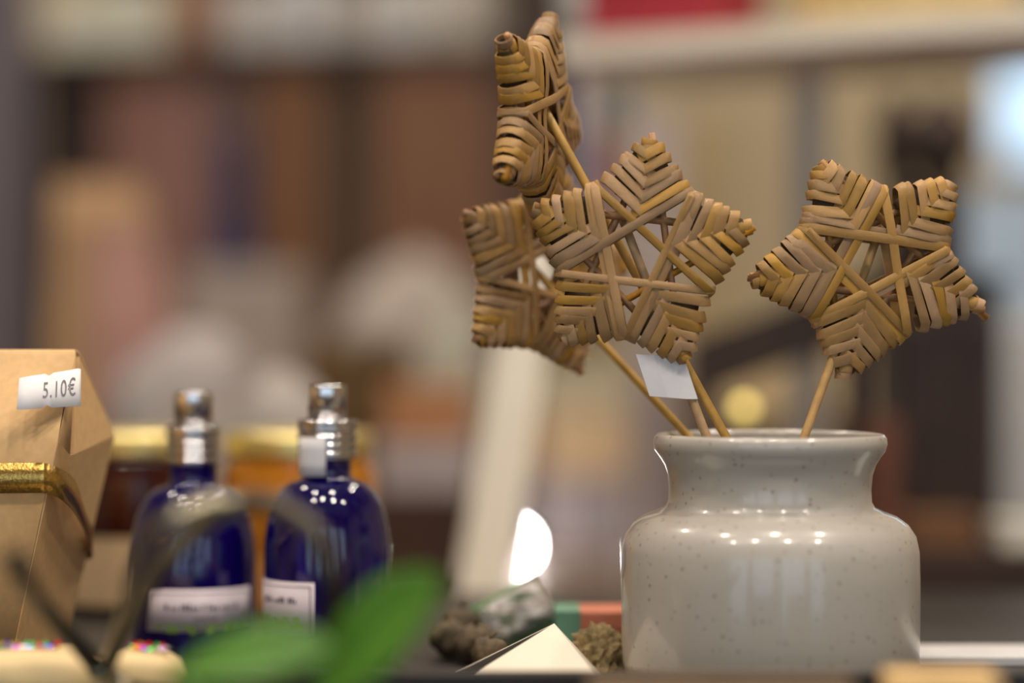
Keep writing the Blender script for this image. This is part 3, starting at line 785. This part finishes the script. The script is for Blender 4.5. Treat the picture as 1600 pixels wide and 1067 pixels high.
# ================================================================== background, on the rear counter and beyond
# ---- white leaning ladder shelf (upper right) with its slanting post
t = thing('ladder_shelf', 'white shelf unit with one long board at the upper right', 'shelf unit', (X(960, 1.6), 1.62, ZB))
off = Vector(t.location)
zt0 = Z(95, 1.6)                       # underside of the board
A_, B2 = P(880, 95, 1.605), P(1680, 45, 1.437)
A_.z = B2.z = zt0
bd = (B2-A_).normalized(); bn = Vector((-bd.y, bd.x, 0))
if bn.y < 0: bn = -bn
B2 = B2+bd*.12; A_ = A_-bd*.006
th_ = .0155; dpt = .19
vs = []
for z_ in (0, th_):
    for q in (A_, B2, B2+bn*dpt, A_+bn*dpt): vs.append(q+Vector((0, 0, z_)))
mk('shelf_board', vs, [(0, 1, 2, 3), (4, 5, 6, 7), (0, 1, 5, 4), (1, 2, 6, 5), (2, 3, 7, 6), (3, 0, 4, 7)], whitep, t, False, off)
def slab(name, p0, p1, w0, w1, dep, m, par, off):
    """a straight plank from p0 to p1 (world), widths w0,w1 across x, dep along y"""
    vs = []
    for p, ww in ((p0, w0), (p1, w1)):
        for sx_, sy_ in ((-.5, -.5), (.5, -.5), (.5, .5), (-.5, .5)): vs.append(Vector(p)+Vector((sx_*ww, sy_*dep, 0)))
    return mk(name, vs, [(0, 1, 2, 3), (4, 5, 6, 7), (0, 1, 5, 4), (1, 2, 6, 5), (2, 3, 7, 6), (3, 0, 4, 7)], m, par, False, off)
rq = A_+bd*.115+bn*(dpt-.03)
slab('rear_post', (rq.x, rq.y, ZB), (rq.x, rq.y, zt0), .022, .022, .02, mat('greyish_paint', (206, 198, 190), .6, var=.04), t, off)
far = A_+bd*.42+bn*(dpt-.02); 
slab('support_post', (far.x, far.y, ZB), (far.x, far.y, zt0), .02, .02, .02, whitep, t, off)
bk_ = bd
def on_board(f, g): q = A_+bd*f+bn*g; return (q.x, q.y, zt0+th_)
yawb = math.atan2(bd.y, bd.x)
t = thing('red_gift_box', 'red box on the white shelf board', 'box', on_board(.052, .075), yawb)
redm = mat('red_card', (150, 40, 54), .5, var=.1, scale=30)
box('carton', -.045, .045, -.045, .045, 0, .045, redm, t, .002); box('lid', -.047, .047, -.047, .047, .04, .056, redm, t, .002)
t = thing('grey_canister', 'grey tin at the left end of the white shelf board', 'tin', on_board(-.03, .12), yawb)
greym = mat('grey_tin', (150, 148, 146), .4, var=.05, scale=20)
lathe('tin_body', [(0, .0003), (.026, .0003), (.027, .002), (.027, .06), (0, .06)], greym, t, 32); lathe('tin_lid', [(0, .059), (.028, .059), (.028, .07), (.024, .073), (0, .073)], greym, t, 32)
wick = mat('pale_wicker', (206, 182, 130), .7, var=.3, scale=120, bump=.4)
t = thing('pale_wicker_tray', 'pale woven straw tray on the white shelf board', 'tray', on_board(.215, .08), yawb)
for k in range(4):
    pts, nr = [], []
    for i in range(28):
        a = 2*PI*i/28; rr = 1+.015*k; pts.append(Vector((.068*rr*math.cos(a), .055*rr*math.sin(a), .005+.0085*k))); nr.append(Vector((math.cos(a), math.sin(a), .1)).normalized())
    strip('woven_ring', pts, nr, .009, .002, wick, t, closed=True)
lathe('tray_base', [(0, .0005), (.05, .0005), (.052, .003), (0, .003)], wick, t, 32)

t = thing('white_slanting_post', 'thick white slanting post behind the leftmost straw star', 'post', (X(735, 1.48), 1.48, ZB)); off = Vector(t.location)
ptp = P(846, 345, 1.53); pb = P(748, 966, 1.47); dv = pb-ptp; pb = ptp+dv*((ZB+.006-ptp.z)/dv.z)
slab('post', pb, ptp, .035, .028, .022, whitep, t, off)
box('foot_plate', pb.x-off.x-.04, pb.x-off.x+.04, pb.y-off.y-.03, pb.y-off.y+.03, 0, .008, whitep, t, .002)
# ---- dark shelf unit on the left
ud = 2.64; uk = ud/F
uy = thing('dark_shelf_unit', 'dark brown wooden shelf unit with panelled back on the left', 'shelf unit', (X(430, ud), ud+.10, ZB), math.radians(-10))
def ux(p): return (p-430)*uk
zsh = Z(64, ud)-ZB
box('shelf_board', ux(20), ux(905), -.065, .16, zsh-.022, zsh, darkw2, uy, .002)
box('upright', ux(40), ux(58), -.065, .16, 0, zsh-.022, darkw2, uy, .002)
box('upright', ux(890), ux(905), -.065, .16, 0, zsh-.022, darkw2, uy, .002)
for (a, b_, col, dy) in ((60, 150, (52, 38, 34), .0), (150, 232, (140, 102, 90), -.012), (233, 322, (136, 100, 92), -.010), (323, 405, (112, 88, 84), .0), (406, 512, (120, 82, 54), -.02), (513, 600, (72, 54, 40), .0), (601, 690, (116, 80, 56), -.02), (691, 785, (112, 76, 54), -.02), (786, 890, (76, 52, 40), 0)):
    box('back_plank', ux(a), ux(b_-2), -.035+dy, -.015+dy, .001, zsh-.024, mat('stained_plank_%d' % a, col, .6, var=.12, scale=10, stretch=(6, 6, 1)), uy, .001)
box('top_back_board', ux(60), ux(890), .14, .155, zsh, zsh+.30, darkw2, uy)
shelf_items = [
    (62, 165, 'cream', (214, 212, 196), 'white box far left on the dark upper shelf, beside the pillar'), (170, 262, 'cream2', (206, 206, 190), 'white box on the dark upper shelf, left of the orange-brown box'),
    (268, 340, 'orangebrown', (140, 96, 66), 'orange-brown box between white boxes on the dark upper shelf'),
    (350, 452, 'white3', (196, 190, 186), 'white box right of the orange-brown box on the upper shelf'), (460, 520, 'white4', (206, 204, 206), 'narrow white box, fifth from the left on the upper shelf'),
    (528, 600, 'white5', (176, 168, 162), 'greyish box, sixth from the left on the upper shelf'), (606, 690, 'white6', (190, 186, 184), 'pale box left of the topmost straw star on the upper shelf'), (700, 775, 'white7', (180, 172, 162), 'pale box just behind the topmost straw star on the upper shelf')]
for i, (a, b_, nm, col, lb) in enumerate(shelf_items):
    q = uy.matrix_basis @ Vector((ux((a+b_)/2), -.02, zsh))
    t = thing('shelf_box', lb, 'box', q, math.radians(-10), 'boxes on the dark upper shelf')
    hw = (b_-a)/2*uk; hh = .055+.03*((i*37) % 5)/5
    mm_ = mat('box_'+nm, col, .6, var=.06, scale=20)
    box('carton', -hw, hw, -.05, .05, .0003, hh, mm_, t, .002); box('lid', -hw-.001, hw+.001, -.051, .051, hh*.7, hh+.008, mm_, t, .002)
# grey pillar at the far left
t = bpy.data.objects.new('trim_1', None); C.objects.link(t); struct(t); t.location = (X(8, 2.3), 2.3, 0)
pilm = mat('pillar_paint', (96, 88, 94), .6, var=.05, scale=8)
box('pillar_shaft', -.055, .022, -.03, .03, ZB+.0005, HC-.0005, pilm, t, .004)
box('pillar_plinth', -.06, .027, -.034, .034, ZB+.0003, ZB+.06, pilm, t, .003)

# ---- things standing on the rear counter
def carton(name, label, cat, p0, p1, ytop, d, dep, col, zbase=None, lid=True, rot=0., group=None, rough=.6, var=.06, bev=.002, taper=1.):
    zb_ = ZB if zbase is None else zbase
    t = thing(name, label, cat, ((X(p0, d)+X(p1, d))/2, d+dep/2, zb_), rot, group)
    hw_ = (X(p1, d)-X(p0, d))/2; H_ = Z(ytop, d)-zb_
    mm_ = mat('card_%d_%d_%d' % col, col, rough, var=var, scale=25)
    box('carton', -hw_, hw_, -dep/2, dep/2, .0003, H_*(.97 if lid else 1), mm_, t, bev, taper)
    if lid: box('lid', -hw_-.0015, hw_+.0015, -dep/2-.0015, dep/2+.0015, H_*.80, H_, mm_, t, bev)
    else: box('tape_strip', -.006, .006, -dep/2*taper, dep/2*taper, H_-.001, H_+.0006, mat('tape', (190, 170, 140), .4), t)
    return t, zb_+H_
def lump(name, label, cat, pxc, ytop, ybot, wpx_, d, col, seed, zbase=None, group=None, rough=.8, amp=.22, tie=None):
    zb_ = ZB if zbase is None else zbase
    H_ = Z(ytop, d)-zb_; r = wpx_/F*d/2
    t = thing(name, label, cat, (X(pxc, d), d, zb_), 0, group)
    bm = bmesh.new(); bmesh.ops.create_icosphere(bm, subdivisions=4, radius=1)
    for v in bm.verts:
        f = 1+amp*noise.noise(v.co*1.6+Vector((seed*9.1, 0, 0)))+amp*.5*noise.noise(v.co*4+Vector((0, seed, 0)))
        z_ = v.co.z; fl = 1-.35*max(0, z_)**2
        fl *= (1+z_*z_)**.5 if abs(z_) < .999 else 1
        v.co = Vector((v.co.x*r*f*fl, v.co.y*min(r, .08)*f*fl, z_*H_*.5*f))
    z0 = min(v.co.z for v in bm.verts); z1 = max(v.co.z for v in bm.verts)
    for v in bm.verts: v.co.z = (v.co.z-z0)/(z1-z0)*H_
    me = bpy.data.meshes.new('bundle'); bm.to_mesh(me); bm.free(); me.polygons.foreach_set('use_smooth', [True]*len(me.polygons))
    me.materials.append(mat('cloth_%d_%d_%d' % col, col, rough, var=.12, scale=18, bump=.2))
    o = bpy.data.objects.new('bundle', me); C.objects.link(o); o.parent = t
    pts = [Vector((r*.80*math.cos(2*PI*i/24), min(r, .08)*.80*math.sin(2*PI*i/24), H_*.72)) for i in range(24)]
    strip('tie', pts, [Vector((math.cos(2*PI*i/24), math.sin(2*PI*i/24), 0)) for i in range(24)], .008, .001, mat('tie_cord', (150, 130, 104), .7) if tie is None else tie, t, closed=True)
    return t

# tan paper bag with pink print, leaning sides
t = thing('paper_gift_bag', 'tan and pink paper bag standing at the left in the background', 'bag', (X(185, 2.0), 2.0, ZB), R_(10))
kd = 2.0/F; Hb = Z(285, 2.0)-ZB
tanp = mat('bag_paper_tan', (150, 116, 82), .7, var=.12, scale=14); pinkp = mat('bag_paper_pink', (166, 124, 114), .7, var=.15, scale=14)
vs = []
for (z_, x0_, x1_, dy) in ((.0003, -115*kd, 150*kd, .04), (Hb*.45, -112*kd, 112*kd, .04), (Hb*.9, -100*kd, 48*kd, .022), (Hb, -96*kd, 30*kd, .004)):
    vs += [(x0_, -dy, z_), (x1_, -dy, z_), (x1_, dy, z_), (x0_, dy, z_)]
fs = [(0, 1, 2, 3), (12, 13, 14, 15)]
for r in range(3):
    for c in range(4): fs.append((r*4+c, r*4+(c+1) % 4, r*4+4+(c+1) % 4, r*4+4+c))
mk('bag_body', vs, fs, tanp, t)
vs = []
for (z_, x0_, x1_, dy) in ((Hb*.05, -40*kd, 130*kd, .0425), (Hb*.45, -38*kd, 106*kd, .0425), (Hb*.88, -34*kd, 44*kd, .026)):
    vs += [(x0_, -dy, z_), (x1_, -dy, z_)]
o = mk('printed_front', vs, [(0, 1, 3, 2), (2, 3, 5, 4)], pinkp, t); s = o.modifiers.new('paper', 'SOLIDIFY'); s.thickness = .0006

lump('white_cloth_bundle', 'greyish white cloth bundle in front of the tan paper bag', 'bundle', 290, 510, 0, 250, 1.78, (158, 150, 148), 2)
lump('linen_bundle', 'pale grey linen bundle behind the spray bottle pumps', 'bundle', 430, 575, 0, 210, 1.62, (156, 148, 142), 9)
carton('white_carton', 'whitish carton below the navy bottle', 'carton', 290, 470, 418, 2.42, .08, (164, 150, 140))
lump('cream_cushion', 'large cream cushion left of the straw stars', 'cushion', 640, 392, 0, 260, 2.3, (156, 144, 136), 5, amp=.2)
lump('sage_cloth_bundle', 'pale sage cloth bundle beside the white slanting post', 'bundle', 710, 455, 0, 130, 2.1, (164, 160, 146), 7)
# dark wicker basket
wickd = mat('dark_wicker', (104, 78, 44), .7, var=.4, scale=90, bump=.4)
t = thing('dark_basket', 'dark brown round wicker basket in the middle background', 'basket', (X(560, 1.95), 1.95, ZB))
Hk = Z(535, 1.95)-ZB; rk = 82/F*1.95
for k in range(9):
    pts, nr = [], []
    for i in range(24):
        a = 2*PI*i/24; rr = rk*(.85+.15*k/8); pts.append(Vector((rr*math.cos(a), rr*.8*math.sin(a), Hk*(k+.5)/9))); nr.append(Vector((math.cos(a), math.sin(a), .05)).normalized())
    strip('woven_ring', pts, nr, Hk/9*1.02, .002, wickd, t, closed=True)
lathe('basket_base', [(0, .0005), (rk*.75, .0005), (rk*.75, .004), (0, .004)], wickd, t, 28)
lathe('basket_filling', [(0, Hk*.93), (rk*.5, Hk*.92), (rk*.74, Hk*.86), (rk*.74, Hk*.80), (0, Hk*.8)], wickd, t, 28)
# crate with two cartons stacked on it
t, zc = carton('dark_crate', 'dark brown crate under the pale carton, right of the blue bottles', 'crate', 575, 745, 772, 1.75, .12, (70, 46, 34), lid=True)
t, zc = carton('pale_carton', 'pale grey carton stacked on the dark crate', 'carton', 590, 735, 690, 1.755, .10, (184, 172, 172), zbase=zc)
t, zc = carton('orange_carton', 'orange-brown carton on top of the pale carton', 'carton', 600, 735, 605, 1.76, .09, (186, 130, 88), zbase=zc)
# navy bottle
t = thing('navy_bottle', 'tall navy blue bottle in front of the dark shelf unit', 'bottle', (X(364, 2.56), 2.56, ZB))
Hn = Z(215, 2.56)-ZB; nav = mat('navy_glass', (40, 46, 84), .25, var=.1, scale=20)
lathe('bottle_body', [(0, .0005), (.03, .0005), (.032, .004), (.032, Hn*.62), (.028, Hn*.70), (.017, Hn*.80), (.0145, Hn*.9), (.0145, Hn*.97), (0, Hn*.97)], nav, t, 32)
lathe('stopper', [(0, Hn*.96), (.016, Hn*.96), (.016, Hn), (0, Hn)], nav, t, 24)

# ---- middle and right background
t, zc = carton('grey_carton', 'grey carton low behind the table between post and vase', 'carton', 835, 1050, 745, 2.40, .14, (112, 102, 102), lid=True)
t, zc2 = carton('tan_carton', 'tan carton on top of the grey carton', 'carton', 842, 1000, 655, 2.41, .12, (172, 144, 110), zbase=zc)
t, zc3 = carton('beige_carton', 'beige carton on top of the tan carton', 'carton', 835, 990, 560, 2.415, .11, (164, 152, 126), zbase=zc2)
carton('lilac_column', 'tall greyish lilac box behind the front star stems', 'box', 985, 1062, 175, 1.95, .05, (176, 162, 158), lid=True)
carton('olive_panel_box', 'tall olive beige box behind the front straw star', 'box', 1040, 1140, 180, 2.6, .06, (160, 140, 104), lid=True)
# hanging tags near the top star
for i, (pxx, y0, y1, col, lb) in enumerate(((914, 120, 330, (196, 188, 204), 'pale lilac hanging tag right of the topmost star'), (948, 215, 330, (190, 108, 112), 'rose red hanging tag right of the topmost star'), (974, 130, 200, (150, 168, 186), 'pale blue hanging tag under the white shelf'))):
    d = 1.70+.01*i; zh = zt0-.0005
    t = thing('hanging_tag', lb, 'tag', (X(pxx, d), d, Z(y1, d)), 0, 'paper tags hanging from the white shelf')
    hw = 15/F*d; H_ = Z(y0, d)-Z(y1, d)
    box('tag_card', -hw, hw, -.001, .001, 0, H_, mat('tag_%d' % i, col, .5, var=.1), t, .0005)
    tube('string', [(0, 0, H_-.002), (0, 0, zh-Z(y1, d))], .0008, whitep, t, 6)
# small glowing balls for the bright blurred spots
def glow_ball(label, pxx, pyy, d, r, col, es, zsup, group=None):
    t = thing('small_glow', label, 'lamp', (X(pxx, d), d, zsup)); zc_ = Z(pyy, d)-zsup
    o = lathe('glowing_ball', [(r*math.cos(a), zc_+r*math.sin(a)) for a in [-PI/2+PI*i/12 for i in range(13)]], mat('glow_'+label[:8], col, .4, emit=col, es=es, var=0), t, 24)
    lathe('socket', [(0, zc_-r*1.9), (r*.6, zc_-r*1.9), (r*.62, zc_-r*.80), (0, zc_-r*.80)], darkw2, t, 16)
    lathe('foot', [(0, .0003), (r*1.2, .0003), (r*1.1, .003), (.003, .006), (.003, max(.006, zc_-r*1.85)), (0, max(.006, zc_-r*1.85))], darkw2, t, 16)
    return t
glow_ball('bright white lamp just right of the slanting post', 799, 852, 2.3, .0095, (255, 252, 246), 190, ZB)
glow_ball('dim golden lamp above the vase rim', 1163, 637, 1.5, .005, (235, 205, 110), 2.4, ZB)  # glowing ball added to imitate a gold highlight, no lamp known there
# pale wall boxes behind, right part
t, zc = carton('dark_chest', 'wide dark chest under the beige linen box', 'chest', 1080, 1420, 655, 2.30, .14, (70, 56, 46), lid=False)
t, zc = carton('beige_linen_box', 'beige linen box between the dark bars', 'box', 1090, 1405, 560, 2.31, .12, (206, 182, 140), zbase=zc)
# dark wooden cabinet with turned posts
t = thing('dark_cabinet', 'dark wooden cabinet with two turned posts behind the right straw star', 'cabinet', (X(1480, 1.70), 1.76, ZB))
dk = 1.70/F; off = Vector(t.location)
def cx(p): return (p-1480)*dk
ztop = Z(430, 1.70)-ZB
box('cabinet_body', cx(1395), cx(1568), -.06, .06, .0005, ztop*.985, darkw2, t, .003)
box('cabinet_top', cx(1385), cx(1578), -.068, .068, ztop*.97, ztop, darkw2, t, .003)
for (a, b_) in ((1402, 1478), (1484, 1560)):
    dr_ = box('door', cx(a), cx(b_), -.067, -.06, .02, ztop*.94, darkw, t, .002)
    box('door_panel', cx(a+14), cx(b_-14), -.070, -.066, .04, ztop*.86, mat('door_panel_wood', (72, 50, 40), .5, var=.2, scale=20), dr_, .001)
    lathe('knob', [(0, 0), (.004, 0), (.006, .004), (.004, .008), (0, .009)], lidm, dr_, 16, loc=(cx(1478 if a < 1450 else 1486), -.072, .047))
for (pc_, rr) in ((1421, .0135), (1492, .0175)):
    zt_ = Z(128, 1.70)-ZB-ztop
    lathe('turned_post', [(0, 0), (rr*1.2, 0), (rr*1.2, .01), (rr*.7, .02), (rr*.8, zt_*.25), (rr*.62, zt_*.4), (rr*.9, zt_*.55), (rr*1.55 if rr > .015 else rr*1.1, zt_*.72), (rr*1.3 if rr > .015 else rr, zt_*.85), (rr*.6, zt_*.93), (rr*.7, zt_*.97), (0, zt_)], darkw2, t, 24, loc=(cx(pc_), 0, ztop))
box('upper_rail', cx(1404), cx(1535), -.012, .012, ztop+.0, Z(285, 1.70)-ZB, mat('rail_wood', (66, 48, 40), .6, var=.2, scale=20), t, .003)
# slanting dark plank leaning to the cabinet
t = thing('slanting_plank', 'dark slanting plank behind the two straw stars', 'plank', (X(1085, 1.63), 1.63, ZB)); off = Vector(t.location)
p0, p1 = P(1075, 580, 1.63), P(1362, 474, 1.645)
vs = []
for p in (p0, p1):
    for dz, dy in ((-.021, -.01), (.021, -.01), (.021, .01), (-.021, .01)): vs.append(p+Vector((0, dy, dz)))
mk('plank', vs, [(0, 1, 2, 3), (4, 5, 6, 7), (0, 1, 5, 4), (1, 2, 6, 5), (2, 3, 7, 6), (3, 0, 4, 7)], darkw2, t, False, off)
slab('prop', (p0.x+.012, p0.y, ZB), (p0.x+.012, p0.y, p0.z-.006), .016, .016, .016, darkw2, t, off)
slab('prop', (p1.x-.012, p1.y, ZB), (p1.x-.012, p1.y, p1.z-.02), .016, .016, .016, darkw2, t, off)
# warm small things low on the right
t, zc = carton('low_dark_crate', 'low dark crate on the counter right of the vase', 'crate', 1395, 1680, 862, 1.50, .10, (60, 42, 34), lid=True)
carton('amber_box', 'small orange-brown box on the low dark crate right of the vase', 'box', 1425, 1530, 808, 1.52, .06, (120, 82, 50), lid=True, zbase=zc)
carton('white_highlight_box', 'small white box standing in for a blurred highlight on the low dark crate', 'box', 1568, 1660, 815, 1.51, .05, (232, 226, 212), lid=True, zbase=zc)  # added box, painted white to imitate a blurred highlight
carton('russet_box', 'narrow russet box beside the right of the vase neck', 'box', 1366, 1402, 655, 1.60, .04, (120, 74, 54), lid=True)

carton('blue_pane_box', 'pale blue box standing in for window light beside the cabinet posts', 'box', 1512, 1640, 300, 2.25, .05, (176, 198, 220), lid=True)  # added box, its pale blue imitates daylight in a window
carton('grey_pane_box', 'grey white box standing in for window light beside the dark cabinet', 'box', 1575, 1680, 490, 2.05, .05, (188, 190, 192), lid=True)  # added box, coloured like the dimmer window light lower down
